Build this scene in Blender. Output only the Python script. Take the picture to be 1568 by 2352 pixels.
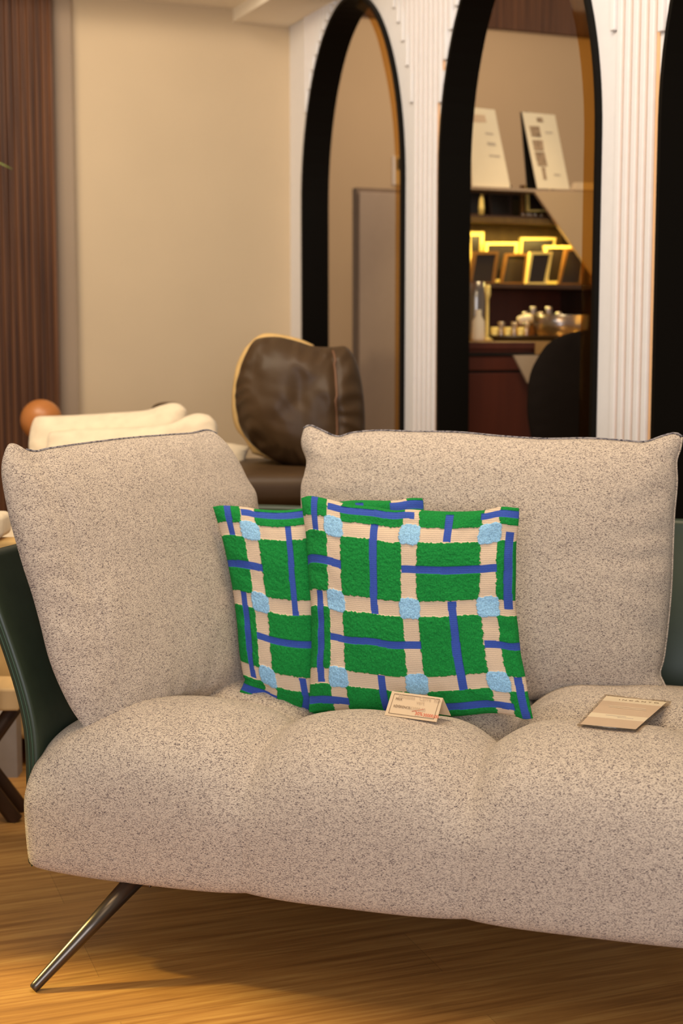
import bpy, bmesh, math, random
import numpy as np
from mathutils import Vector, Matrix
random.seed(4)
D = bpy.data
scn = bpy.context.scene
for o in list(D.objects): D.objects.remove(o)
R = math.radians

# ------------------------------------------------------------------ camera
F = 3400.0; PITCH = R(6.5); CH = 1.15
FW = Vector((0, math.cos(PITCH), -math.sin(PITCH))); UP = Vector((0, math.sin(PITCH), math.cos(PITCH)))
CP = Vector((0, 0, CH))
cd = D.cameras.new('camera'); cam = D.objects.new('camera', cd); scn.collection.objects.link(cam)
cam.location = CP; cam.rotation_euler = (R(90)-PITCH, 0, 0)
cd.sensor_fit = 'VERTICAL'; cd.sensor_height = 36; cd.lens = F/2352*36
cd.clip_start = .05; cd.clip_end = 60
cd.dof.use_dof = True; cd.dof.focus_distance = 2.75; cd.dof.aperture_fstop = 3.6
scn.camera = cam

# ------------------------------------------------------------------ world, lights, exposure
w = D.worlds.new('world'); scn.world = w; w.use_nodes = True
w.node_tree.nodes['Background'].inputs[0].default_value = (1, .84, .66, 1)
w.node_tree.nodes['Background'].inputs[1].default_value = .30
scn.view_settings.view_transform = 'Standard'; scn.view_settings.look = 'None'
scn.view_settings.gamma = 1; scn.view_settings.use_curve_mapping = False
scn.view_settings.exposure = 0.0

def aim(o, tgt):
    o.rotation_euler = (Vector(tgt)-o.location).to_track_quat('-Z', 'Y').to_euler()
def area(name, loc, tgt, size, power, col):
    l = D.lights.new(name, 'AREA'); l.shape = 'RECTANGLE'; l.size, l.size_y = size; l.energy = power; l.color = col
    o = D.objects.new(name, l); scn.collection.objects.link(o); o.location = loc; aim(o, tgt); return o
def spot(name, loc, tgt, power, col, ang, blend=.5, rad=.04):
    l = D.lights.new(name, 'SPOT'); l.energy = power; l.color = col; l.spot_size = R(ang); l.spot_blend = blend; l.shadow_soft_size = rad
    o = D.objects.new(name, l); scn.collection.objects.link(o); o.location = loc; aim(o, tgt); return o
area('showroom_light', (.7, .3, 2.9), (.2, 2.9, .5), (1.4, 1.4), 14, (1, .80, .56))
area('front_fill_light', (-.1, -1.6, 1.35), (.1, 2.8, .6), (2.2, 1.3), 80, (.88, .91, 1))  # added cool fill from the camera side, no window there
area('ceiling_light', (.1, 2.4, 3.0), (.1, 2.6, .4), (1.2, 1.0), 34, (1, .72, .40))
area('wall_light', (-1.3, 3.4, 2.75), (-.9, 6, 1.2), (.8, .5), 38, (1, .82, .58))
area('arch_wall_light', (-.2, 3.0, 2.9), (.4, 4.6, 1.3), (.9, .4), 11, (.88, .92, 1))
spot('ceiling_fill_spot', (-1.0, 4.1, 2.32), (-.75, 5.6, 2.47), 16, (1, .86, .62), 95, .8, .08)  # added out of view to brighten the ceiling and upper wall
spot('floor_spot', (-2.3, 2.98, 1.5), (-.47, 2.40, 0), 400, (1, .76, .24), 14.5, .7, .07)
area('back_room_light', (.9, 6.3, 2.9), (1.0, 8, 1.6), (1.0, .5), 26, (1, .80, .60))

# ------------------------------------------------------------------ measuring helpers
def ray(px, py): return FW + Vector((1, 0, 0))*((px-784)/F) + UP*((1176-py)/F)
def P(px, py, d): return CP + ray(px, py)*d
def Pz(px, py, z): r = ray(px, py); return CP + r*((z-CH)/r.z)
def Pp(px, py, pl): r = ray(px, py); return CP + r*((pl[0]-CP).dot(pl[1])/r.dot(pl[1]))

# ------------------------------------------------------------------ materials
def newmat(name):
    m = D.materials.new(name); m.use_nodes = True; nt = m.node_tree; return m, nt, nt.nodes['Principled BSDF']
def mat(name, col, rough=.6, metal=0, var=.06, scale=30, bump=0, bscale=200, bdist=.002, sheen=0, spec=.5, stretch=(1, 1, 1), coat=0, trans=0, emis=None):
    m, nt, b = newmat(name)
    tc = nt.nodes.new('ShaderNodeTexCoord'); mp = nt.nodes.new('ShaderNodeMapping'); mp.inputs['Scale'].default_value = stretch
    nt.links.new(tc.outputs['Object'], mp.inputs[0])
    n = nt.nodes.new('ShaderNodeTexNoise'); n.inputs['Scale'].default_value = scale; n.inputs['Detail'].default_value = 4
    nt.links.new(mp.outputs[0], n.inputs[0])
    cr = nt.nodes.new('ShaderNodeValToRGB'); e = cr.color_ramp.elements
    e[0].position = .3; e[1].position = .7
    e[0].color = tuple(c*(1-var) for c in col)+(1,); e[1].color = tuple(min(1, c*(1+var)) for c in col)+(1,)
    nt.links.new(n.outputs[0], cr.inputs[0]); nt.links.new(cr.outputs[0], b.inputs['Base Color'])
    b.inputs['Roughness'].default_value = rough; b.inputs['Metallic'].default_value = metal
    b.inputs['Sheen Weight'].default_value = sheen; b.inputs['Specular IOR Level'].default_value = spec
    b.inputs['Coat Weight'].default_value = coat; b.inputs['Transmission Weight'].default_value = trans
    if bump:
        n2 = nt.nodes.new('ShaderNodeTexNoise'); n2.inputs['Scale'].default_value = bscale; nt.links.new(mp.outputs[0], n2.inputs[0])
        bp = nt.nodes.new('ShaderNodeBump'); bp.inputs['Strength'].default_value = bump; bp.inputs['Distance'].default_value = bdist
        nt.links.new(n2.outputs[0], bp.inputs['Height']); nt.links.new(bp.outputs[0], b.inputs['Normal'])
    if emis:
        b.inputs['Emission Color'].default_value = emis[0]+(1,); b.inputs['Emission Strength'].default_value = emis[1]
    return m

def tweed(name, light, mid, dark, scale=760):
    m, nt, b = newmat(name); L = nt.links.new
    tc = nt.nodes.new('ShaderNodeTexCoord'); mp = nt.nodes.new('ShaderNodeMapping')
    mp.inputs['Rotation'].default_value = (.2, .15, .35); mp.inputs['Scale'].default_value = (.7, .7, 1.5)
    L(tc.outputs['Object'], mp.inputs[0])
    v = nt.nodes.new('ShaderNodeTexVoronoi'); v.inputs['Scale'].default_value = scale; L(mp.outputs[0], v.inputs[0])
    sep = nt.nodes.new('ShaderNodeSeparateColor'); L(v.outputs['Color'], sep.inputs[0])
    n = nt.nodes.new('ShaderNodeTexNoise'); n.inputs['Scale'].default_value = 130; n.inputs['Detail'].default_value = 2; L(mp.outputs[0], n.inputs[0])
    ad = nt.nodes.new('ShaderNodeMath'); ad.operation = 'MULTIPLY_ADD'; L(n.outputs[0], ad.inputs[0]); ad.inputs[1].default_value = .36
    ad2 = nt.nodes.new('ShaderNodeMath'); ad2.operation = 'SUBTRACT'; L(sep.outputs[0], ad2.inputs[0]); ad2.inputs[1].default_value = .09
    L(ad2.outputs[0], ad.inputs[2])
    cr = nt.nodes.new('ShaderNodeValToRGB'); cr.color_ramp.interpolation = 'LINEAR'; E = cr.color_ramp.elements
    E[0].position = .08; E[0].color = dark+(1,); E[1].position = .9; E[1].color = light+(1,)
    a = E.new(.3); a.color = mid+(1,); a = E.new(.6); a.color = tuple((x*.75+y*.25) for x, y in zip(light, mid))+(1,)
    L(ad.outputs[0], cr.inputs[0]); L(cr.outputs[0], b.inputs['Base Color'])
    b.inputs['Roughness'].default_value = .95; b.inputs['Specular IOR Level'].default_value = .15; b.inputs['Sheen Weight'].default_value = .15
    bp = nt.nodes.new('ShaderNodeBump'); bp.inputs['Strength'].default_value = .55; bp.inputs['Distance'].default_value = .0012
    v2 = nt.nodes.new('ShaderNodeTexVoronoi'); v2.inputs['Scale'].default_value = scale*1.1; L(mp.outputs[0], v2.inputs[0])
    L(v2.outputs['Distance'], bp.inputs['Height']); L(bp.outputs[0], b.inputs['Normal'])
    return m

M_tweed = tweed('tweed_fabric', (.69, .59, .485), (.36, .295, .25), (.10, .075, .085))
M_tweed_dark = tweed('tweed_piping', (.36, .33, .33), (.14, .13, .15), (.04, .04, .06), 300)
M_green = mat('green_leather', (.030, .046, .028), .42, bump=.25, bscale=700, bdist=.0006, var=.08)
M_green_st = mat('green_stitch', (.035, .075, .042), .5)
M_leg = mat('bronze_metal', (.115, .095, .08), .30, .9, var=.03)
M_brown = mat('brown_leather', (.060, .031, .011), .50, spec=.35, bump=.12, bscale=60, bdist=.003, var=.12, scale=9)
M_brown_seam = mat('brown_thread', (.16, .07, .03), .6)
M_tan = mat('tan_fabric', (.62, .40, .15), .8)
M_cream = mat('cream_fabric', (.80, .66, .47), .95, bump=.4, bscale=300, sheen=.2)
M_wall = mat('beige_paint', (.62, .485, .325), .85, var=.02, scale=3, bump=.08, bscale=400)
M_pil = mat('taupe_paint', (.33, .245, .175), .8, var=.03, scale=3)
M_white = mat('white_lacquer', (.84, .82, .83), .55, var=.015)
M_peach = mat('peach_bounce_tint', (.80, .49, .26), .6, var=.02)  # warm bounce light between the slats, put into the colour
M_soffit = mat('soffit_paint', (.94, .86, .72), .8, var=.01)
M_black = mat('black_lacquer', (.003, .002, .001), .5, var=.02, spec=.12)
M_back = mat('mauve_beige_paint', (.49, .345, .205), .85, var=.02, scale=3)
M_cab = mat('taupe_laminate', (.36, .26, .18), .5, var=.02)
M_cabedge = mat('taupe_edge', (.20, .13, .08), .5)
M_gold = mat('gold_metal', (.95, .72, .22), .4, .25, var=.03)
M_goldd = mat('bronze_gold', (.24, .11, .03), .35, .5)
M_darkpic = mat('dark_picture', (.02, .012, .008), .3)
M_red = mat('red_brown_wood', (.095, .020, .008), .45, var=.15, stretch=(1, 1, .1), scale=20)
M_dwood = mat('dark_shelf_wood', (.05, .022, .010), .5, var=.2, stretch=(1, 1, .1), scale=20)
M_olive = mat('olive_shelf_back', (.12, .065, .012), .6, var=.2, stretch=(1, 1, .05), scale=40)
M_chair = mat('charcoal_felt', (.010, .0065, .0045), .9, spec=.1)
M_paper = mat('white_paper', (.88, .76, .56), .6, var=.01)
M_print = mat('brown_print', (.36, .25, .16), .7, var=.35, scale=60)
M_text = mat('grey_print', (.55, .46, .36), .7)
M_card = mat('cream_card', (.80, .60, .38), .7, var=.02)
M_ink = mat('brown_ink', (.20, .12, .06), .7)
M_inkf = mat('faint_ink', (.60, .45, .29), .7)
M_inkr = mat('red_ink', (.72, .13, .05), .7)
M_sheet = mat('taupe_sheet', (.68, .50, .34), .35, var=.03)
M_sheetl = mat('cream_sheet', (.86, .72, .51), .4, var=.01)
M_orange = mat('terracotta_glaze', (.42, .15, .035), .4)
M_oak = mat('oak_wood', (.72, .47, .20), .5, var=.08, stretch=(1, .1, .1), scale=30)
M_leaf = mat('green_leaf', (.20, .26, .05), .5)
M_pot = mat('grey_pot', (.30, .27, .24), .6)
M_grey = mat('grey_laminate', (.30, .27, .25), .7)
M_switch = mat('switch_plastic', (.62, .53, .45), .4)
M_tray = mat('dark_bronze_tray', (.06, .04, .015), .3, .7)
M_cloth = mat('ochre_table_cloth', (.45, .24, .07), .8)

def wood_reed(name, c1, c2):
    m, nt, b = newmat(name); L = nt.links.new
    tc = nt.nodes.new('ShaderNodeTexCoord'); mp = nt.nodes.new('ShaderNodeMapping'); mp.inputs['Scale'].default_value = (40, 40, .8)
    L(tc.outputs['Object'], mp.inputs[0])
    n = nt.nodes.new('ShaderNodeTexNoise'); n.inputs['Scale'].default_value = 1.5; n.inputs['Detail'].default_value = 5; L(mp.outputs[0], n.inputs[0])
    cr = nt.nodes.new('ShaderNodeValToRGB'); cr.color_ramp.elements[0].color = c1+(1,); cr.color_ramp.elements[1].color = c2+(1,)
    cr.color_ramp.elements[0].position = .3; cr.color_ramp.elements[1].position = .7
    L(n.outputs[0], cr.inputs[0]); L(cr.outputs[0], b.inputs['Base Color']); b.inputs['Roughness'].default_value = .5
    return m
M_reed = wood_reed('walnut_reeds', (.036, .011, .004), (.165, .066, .026))

def clear(name, tint, gloss=.1, rough=.05):
    m, nt, b = newmat(name); L = nt.links.new
    t = nt.nodes.new('ShaderNodeBsdfTransparent'); t.inputs[0].default_value = tint+(1,)
    g = nt.nodes.new('ShaderNodeBsdfGlossy'); g.inputs['Roughness'].default_value = rough
    mx = nt.nodes.new('ShaderNodeMixShader'); mx.inputs[0].default_value = gloss
    L(t.outputs[0], mx.inputs[1]); L(g.outputs[0], mx.inputs[2]); L(mx.outputs[0], nt.nodes['Material Output'].inputs[0])
    nt.nodes.remove(b); return m
M_amber = clear('amber_glass', (.87, .68, .36), .04)
M_clear = clear('clear_sleeve', (.90, .86, .80), .10, .12)
M_glass = clear('smoked_glass', (.78, .60, .34), .28, .28)

def floor_mat():
    m, nt, b = newmat('oak_floor'); L = nt.links.new
    tc = nt.nodes.new('ShaderNodeTexCoord'); mp = nt.nodes.new('ShaderNodeMapping'); mp.inputs['Rotation'].default_value = (0, 0, R(-20)); mp.inputs['Location'].default_value = (.13, .075, 0)
    L(tc.outputs['Object'], mp.inputs[0])
    br = nt.nodes.new('ShaderNodeTexBrick'); br.inputs['Scale'].default_value = 1; br.inputs['Brick Width'].default_value = 1.2; br.inputs['Row Height'].default_value = .19
    br.inputs['Mortar Size'].default_value = .0008; br.inputs['Color1'].default_value = (.9, .9, .9, 1); br.inputs['Color2'].default_value = (.66, .66, .66, 1)
    br.inputs['Mortar'].default_value = (.3, .3, .3, 1); L(mp.outputs[0], br.inputs[0])
    mp2 = nt.nodes.new('ShaderNodeMapping'); mp2.inputs['Scale'].default_value = (1.1, 24, 1); L(mp.outputs[0], mp2.inputs[0])
    n = nt.nodes.new('ShaderNodeTexNoise'); n.inputs['Scale'].default_value = 2.6; n.inputs['Detail'].default_value = 8; n.inputs['Roughness'].default_value = .62; n.inputs['Distortion'].default_value = .5; L(mp2.outputs[0], n.inputs[0])
    cr = nt.nodes.new('ShaderNodeValToRGB'); E = cr.color_ramp.elements
    E[0].position = .30; E[0].color = (.27, .12, .030, 1); E[1].position = .72; E[1].color = (.60, .34, .10, 1); a = E.new(.5); a.color = (.43, .21, .055, 1)
    L(n.outputs[0], cr.inputs[0])
    mx = nt.nodes.new('ShaderNodeMix'); mx.data_type = 'RGBA'; mx.blend_type = 'MULTIPLY'; mx.inputs[0].default_value = .55
    L(cr.outputs[0], mx.inputs[6]); L(br.outputs[0], mx.inputs[7]); L(mx.outputs[2], b.inputs['Base Color'])
    b.inputs['Roughness'].default_value = .42
    bp = nt.nodes.new('ShaderNodeBump'); bp.inputs['Strength'].default_value = .15; bp.inputs['Distance'].default_value = .001; L(n.outputs[0], bp.inputs['Height']); L(bp.outputs[0], b.inputs['Normal'])
    return m
M_floor = floor_mat()

def pattern_mat():
    m, nt, b = newmat('woven_check_fabric'); L = nt.links.new
    at = nt.nodes.new('ShaderNodeAttribute'); at.attribute_name = 'pat'
    tc = nt.nodes.new('ShaderNodeTexCoord')
    n = nt.nodes.new('ShaderNodeTexNoise'); n.inputs['Scale'].default_value = 420; n.inputs['Detail'].default_value = 3; L(tc.outputs['Object'], n.inputs[0])
    mr = nt.nodes.new('ShaderNodeMapRange'); mr.inputs[1].default_value = .25; mr.inputs[2].default_value = .75; mr.inputs[3].default_value = .62; mr.inputs[4].default_value = 1.3; L(n.outputs[0], mr.inputs[0])
    wv = nt.nodes.new('ShaderNodeTexWave'); wv.wave_type = 'BANDS'; wv.bands_direction = 'Z'; wv.inputs['Scale'].default_value = 85; wv.inputs['Distortion'].default_value = 1.5; wv.inputs['Detail Scale'].default_value = 8
    L(tc.outputs['Object'], wv.inputs[0])
    mr2 = nt.nodes.new('ShaderNodeMapRange'); mr2.inputs[3].default_value = .80; mr2.inputs[4].default_value = 1.05; L(wv.outputs[0], mr2.inputs[0])
    mixf = nt.nodes.new('ShaderNodeMix'); L(at.outputs['Alpha'], mixf.inputs[0]); L(mr2.outputs[0], mixf.inputs[2]); L(mr.outputs[0], mixf.inputs[3])
    vm = nt.nodes.new('ShaderNodeVectorMath'); vm.operation = 'SCALE'; L(at.outputs['Color'], vm.inputs[0]); L(mixf.outputs[0], vm.inputs['Scale'])
    L(vm.outputs[0], b.inputs['Base Color']); b.inputs['Roughness'].default_value = .95; b.inputs['Specular IOR Level'].default_value = .15
    bp = nt.nodes.new('ShaderNodeBump'); bp.inputs['Strength'].default_value = .5; bp.inputs['Distance'].default_value = .0015; L(n.outputs[0], bp.inputs['Height']); L(bp.outputs[0], b.inputs['Normal'])
    return m
M_pat = pattern_mat()

# ------------------------------------------------------------------ object helpers
C = scn.collection
def tag(o, label=None, cat=None, group=None, kind=None):
    if label: o['label'] = label
    if cat: o['category'] = cat
    if group: o['group'] = group
    if kind: o['kind'] = kind
    return o
def link_mesh(name, me, m, parent=None, smooth=True):
    me.update()
    if smooth: me.polygons.foreach_set('use_smooth', [True]*len(me.polygons))
    o = D.objects.new(name, me); C.objects.link(o)
    if m: me.materials.append(m)
    if parent:
        o.parent = parent; o.matrix_parent_inverse = parent.matrix_basis.inverted()
    return o
def mesh(name, vs, fs, m, parent=None, smooth=False):
    me = D.meshes.new(name); me.from_pydata([tuple(v) for v in vs], [], fs)
    bm = bmesh.new(); bm.from_mesh(me); bmesh.ops.recalc_face_normals(bm, faces=bm.faces); bm.to_mesh(me); bm.free()
    return link_mesh(name, me, m, parent, smooth)
def empty(name, loc):
    o = D.objects.new(name, None); C.objects.link(o); o.location = loc; return o
def bev(o, wd, seg=2):
    b = o.modifiers.new('bevel', 'BEVEL'); b.width = wd; b.segments = seg; b.limit_method = 'ANGLE'; return o
def prism(name, pts, off, m, parent=None, bv=0, smooth=False):      # polygon pts extruded by vector off
    n = len(pts); off = Vector(off)
    vs = [Vector(p) for p in pts]+[Vector(p)+off for p in pts]
    fs = [tuple(range(n)), tuple(range(2*n-1, n-1, -1))]+[(i, (i+1) % n, n+(i+1) % n, n+i) for i in range(n)]
    o = mesh(name, vs, fs, m, parent, smooth)
    if bv: bev(o, bv)
    return o
def boxes_mesh(name, lst, m, parent=None, bv=0):                     # list of (origin, a, b, c) edge vectors
    vs, fs = [], []
    for o, a, b, c in lst:
        k = len(vs); o = Vector(o); a = Vector(a); b = Vector(b); c = Vector(c)
        vs += [o, o+a, o+a+b, o+b, o+c, o+a+c, o+a+b+c, o+b+c]
        fs += [tuple(k+i for i in q) for q in ((0, 1, 2, 3), (7, 6, 5, 4), (0, 4, 5, 1), (1, 5, 6, 2), (2, 6, 7, 3), (3, 7, 4, 0))]
    o = mesh(name, vs, fs, m, parent)
    if bv: bev(o, bv)
    return o
def tube(name, pts, rad, m, parent=None, seg=8, cap=True):
    pts = [Vector(p) for p in pts]; n = len(pts)
    rs = rad if isinstance(rad, (list, tuple)) else [rad]*n
    vs, fs = [], []
    t0 = (pts[1]-pts[0]).normalized(); ref = Vector((0, 0, 1)) if abs(t0.z) < .9 else Vector((1, 0, 0))
    nx = t0.cross(ref).normalized()
    for i, p in enumerate(pts):
        t = (pts[min(i+1, n-1)]-pts[max(i-1, 0)]).normalized()
        nx = (nx-t*nx.dot(t)).normalized(); ny = t.cross(nx)
        for k in range(seg):
            a = 2*math.pi*k/seg; vs.append(p+(nx*math.cos(a)+ny*math.sin(a))*rs[i])
    for i in range(n-1):
        for k in range(seg): fs.append((i*seg+k, i*seg+(k+1) % seg, (i+1)*seg+(k+1) % seg, (i+1)*seg+k))
    if cap: fs += [tuple(range(seg))[::-1], tuple((n-1)*seg+k for k in range(seg))]
    return mesh(name, vs, fs, m, parent, True)
def lathe(name, base, prof, m, parent=None, seg=28):                 # prof: (radius, height)
    vs, fs = [], []; base = Vector(base)
    for r, h in prof:
        for k in range(seg): a = 2*math.pi*k/seg; vs.append(base+Vector((max(r, .0004)*math.cos(a), max(r, .0004)*math.sin(a), h)))
    for i in range(len(prof)-1):
        for k in range(seg): fs.append((i*seg+k, i*seg+(k+1) % seg, (i+1)*seg+(k+1) % seg, (i+1)*seg+k))
    fs += [tuple(range(seg))[::-1], tuple((len(prof)-1)*seg+k for k in range(seg))]
    return mesh(name, vs, fs, m, parent, True)
def text(name, s, org, ax, ay, size, m, parent, lift=.0004, space=1.0, align='LEFT'):
    cu = D.curves.new('t', 'FONT'); cu.body = s; cu.size = size; cu.space_character = space; cu.align_x = align; cu.extrude = .0001; cu.resolution_u = 3
    ob = D.objects.new('t', cu); C.objects.link(ob); bpy.context.view_layer.update()
    me = D.meshes.new_from_object(ob.evaluated_get(bpy.context.evaluated_depsgraph_get()))
    D.objects.remove(ob)
    ax = Vector(ax).normalized(); az = ax.cross(Vector(ay)).normalized(); ay = az.cross(ax)
    M = Matrix((ax, ay, az)).transposed().to_4x4(); M.translation = Vector(org)+az*lift
    me.transform(M); me.materials.clear()
    return link_mesh(name, me, m, parent, False)

def vnoise(U, V, sc, seed):
    rs = np.random.RandomState(seed); G = rs.rand(int(sc)+3, int(sc)+3)
    x = np.clip(U, 0, 1)*sc; y = np.clip(V, 0, 1)*sc; i = x.astype(int); j = y.astype(int); fx = x-i; fy = y-j
    fx = fx*fx*(3-2*fx); fy = fy*fy*(3-2*fy)
    return (G[i, j]*(1-fx)*(1-fy)+G[i+1, j]*fx*(1-fy)+G[i, j+1]*(1-fx)*fy+G[i+1, j+1]*fx*fy)*2-1
def resample(pts, n):                                                # smooth curve through 3-D points
    p = np.array([tuple(q) for q in pts]); d = np.r_[0, np.cumsum(np.linalg.norm(np.diff(p, axis=0), axis=1))]; d /= d[-1]
    q = np.vstack([2*p[0]-p[1], p, 2*p[-1]-p[-2]]); t = np.linspace(0, 1, n); out = []
    for v in t:
        k = min(np.searchsorted(d, v, 'right')-1, len(p)-2); k = max(k, 0)
        f = (v-d[k])/(d[k+1]-d[k]+1e-12); a, b, c, e = q[k], q[k+1], q[k+2], q[k+3]
        out.append(.5*((2*b)+(-a+c)*f+(2*a-5*b+4*c-e)*f*f+(-a+3*b-3*c+e)*f**3))
    return np.array(out)
def coons(top, bot, left, right, n):                                 # top/bot run left->right, left/right run top->bottom
    T, B, L, Rr = (resample(x, n) for x in (top, bot, left, right))
    s = np.linspace(0, 1, n)[:, None, None]; t = np.linspace(0, 1, n)[None, :, None]
    S = (1-t)*T[:, None, :]+t*B[:, None, :]+(1-s)*L[None, :, :]+s*Rr[None, :, :]
    S -= (1-s)*(1-t)*T[0]+s*(1-t)*T[-1]+(1-s)*t*B[0]+s*t*B[-1]
    return S
def pillow(name, top, bot, left, right, nrm, bf, bb, m, parent=None, n=90, a=2.4, e=.62, wr=.003, seed=1, pattern=False, dents=()):
    S = coons(top, bot, left, right, n); N = np.array(tuple(Vector(nrm).normalized()))
    s = np.linspace(0, 1, n)[:, None]*np.ones((1, n)); t = s.T
    prof = (np.clip(1-np.abs(2*s-1)**a, 0, 1)**e)*(np.clip(1-np.abs(2*t-1)**a, 0, 1)**e)
    nz = vnoise(s, t, 5, seed)*wr+vnoise(s, t, 11, seed+1)*wr*.5
    edge = np.clip(prof*3, 0, 1)
    # radial puckers gathering at the seams
    ang = np.arctan2(t-.5, s-.5); rr = np.clip((np.maximum(abs(s-.5), abs(t-.5))-.3)/.2, 0, 1)
    pk = np.sin(ang*23+vnoise(s, t, 6, seed+3)*3)*rr*wr*.6
    hf = bf*prof+(nz+pk)*edge
    for (cs, ct, ws, wt, dep) in dents: hf = hf-dep*np.exp(-((s-cs)/ws)**2-((t-ct)/wt)**2)*edge
    hb = bb*prof+(vnoise(s, t, 5, seed+7)*wr)*edge
    col = None
    if pattern: col, rel = pattern_fn(s, t, seed); hf = hf+rel*np.clip(prof*6, .5, 1)
    Fm = S+hf[..., None]*N; Bm = S-hb[..., None]*N
    idx = np.arange(n*n).reshape(n, n)
    inner = np.zeros((n, n), bool); inner[1:-1, 1:-1] = True
    bi = idx.copy(); bi[inner] = n*n+np.arange(inner.sum())
    vs = np.vstack([Fm.reshape(-1, 3), Bm[inner]])
    def quads(I): return np.stack([I[:-1, :-1], I[:-1, 1:], I[1:, 1:], I[1:, :-1]], -1).reshape(-1, 4)
    fs = np.vstack([quads(idx), quads(bi)[:, ::-1]])
    me = D.meshes.new(name); me.vertices.add(len(vs)); me.vertices.foreach_set('co', vs.ravel())
    me.loops.add(fs.size); me.loops.foreach_set('vertex_index', fs.ravel().astype(np.int32))
    me.polygons.add(len(fs)); me.polygons.foreach_set('loop_start', np.arange(0, fs.size, 4, dtype=np.int32)); me.update(calc_edges=True); me.validate()
    if pattern:
        at = me.attributes.new('pat', 'FLOAT_COLOR', 'POINT')
        cc = np.vstack([col.reshape(-1, 4), col[inner]]); at.data.foreach_set('color', cc.ravel().astype(np.float32))
    ob = link_mesh(name, me, m, parent)
    return ob, Fm, S
def lin(r, g, b): return tuple(((c/255)/12.92 if c/255 < .04045 else ((c/255+.055)/1.055)**2.4) for c in (r, g, b))

# ------------------------------------------------------------------ frames of reference
SA = R(17.4); SU = Vector((math.cos(SA), -math.sin(SA), 0)); SV = Vector((math.sin(SA), math.cos(SA), 0)); S0 = Vector((-.559, 2.65, 0))
def S(u, v, z=0): return S0+SU*u+SV*v+Vector((0, 0, z))
A0 = P(700, 788, 6.0); A2 = P(1510, 788, 3.756); A0.z = A2.z = 0
WD = (A2-A0); PER = WD.length/2; WD.normalize(); WN = Vector((WD.y, -WD.x, 0));
if WN.dot(-A0) < 0: WN = -WN
def W(wd, z, off=0): return A0+WD*wd+WN*off+Vector((0, 0, z))
WB = -WN                                                             # direction behind the arch wall (right and away)

# ------------------------------------------------------------------ structure: floor, walls
fl = prism('floor', [(-5, -1, 0), (5, -1, 0), (5, 12, 0), (-5, 12, 0)], (0, 0, -.05), M_floor); tag(fl, kind='structure')
corner = W(-.16, 0)
wl = prism('wall_back', [corner+WB*.05, corner-WB*1.9, corner-WB*1.9-WD*.1, corner+WB*.05-WD*.1], (0, 0, 3.1), M_wall); tag(wl, kind='structure')
# taupe pilaster and walnut reeded wall to its left
def onback(px, off=0):
    pl = (corner+WD*off, -WD); return Pp(px, 788, pl)
pa = onback(177, .06); pb = onback(126, .06); pa.z = pb.z = 0
pil = prism('wall_pilaster', [pa, pb-WB*.05, pb-WB*.05-WD*.058, pa-WD*.058], (0, 0, 3.1), M_pil); tag(pil, kind='structure')
r0 = onback(136, .12); r0.z = 0
n = 50; per = .027; vs = []; fs = []
prof = []
for i in range(n):
    for k in range(6): prof.append((i*per+per*k/6*.98, .009*1.7*math.sin(math.pi*k/5)**.7 if 0 < k < 5 else 0))
for (a, h) in prof:
    for z in (0, 3.1): vs.append(r0-WB*a+WD*h+Vector((0, 0, z)))
for i in range(len(prof)-1): fs.append((2*i, 2*i+1, 2*i+3, 2*i+2))
k = len(vs); vs += [r0-WD*.05, r0-WD*.05+Vector((0, 0, 3.1)), r0-WB*n*per-WD*.05, r0-WB*n*per-WD*.05+Vector((0, 0, 3.1))]
fs += [(0, 1, k+1, k), (k, k+1, k+3, k+2)]
wr = mesh('wall_left', vs, fs, M_reed); tag(wr, kind='structure')
# ceilings
ce = prism('ceiling', [corner+Vector((0, 0, 2.475)), corner-WB*2+Vector((0, 0, 2.475)), corner-WB*2+WD*.5+Vector((0, 0, 2.475)), corner+WD*.5+Vector((0, 0, 2.475))], (0, 0, .2), M_soffit); tag(ce, kind='structure')
sq = onback(541, .0); sq.z = 0
so = prism('trim_1', [sq+Vector((0, 0, 2.425)), corner-WB*.0+WN*.005+Vector((0, 0, 2.425)), corner+WD*1.6+WN*.005+Vector((0, 0, 2.425)), sq+WD*1.6+Vector((0, 0, 2.425))], (0, 0, .22), M_soffit); tag(so, kind='structure')

# arch wall with arched openings
OW = .775*PER; r_ = OW/2; ZC = 1.70; RISE = .715; ZT = 3.1; TH = .095
vs, fs = [], []
def strip(pts):                                                       # pts: (w, zlow)
    for off in (0, -TH):
        k = len(vs)
        for (a, z) in pts: vs.extend([W(a, z, off), W(a, ZT, off)])
        for i in range(len(pts)-1): fs.append((k+2*i, k+2*i+1, k+2*i+3, k+2*i+2))
def arch_pts(k, rr=0, steps=48):
    wc = k*PER+r_; R0 = r_+rr
    return [(wc-R0*math.cos(math.pi*i/steps), ZC+(RISE+rr)*math.sin(math.pi*i/steps)) for i in range(steps+1)]
strip([(-.16, 0), (0, 0)])
for k in range(4):
    strip(arch_pts(k)); strip([(k*PER+OW, 0), ((k+1)*PER, 0)])
aw = mesh('wall_arches', vs, fs, M_white); tag(aw, kind='structure')
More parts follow.
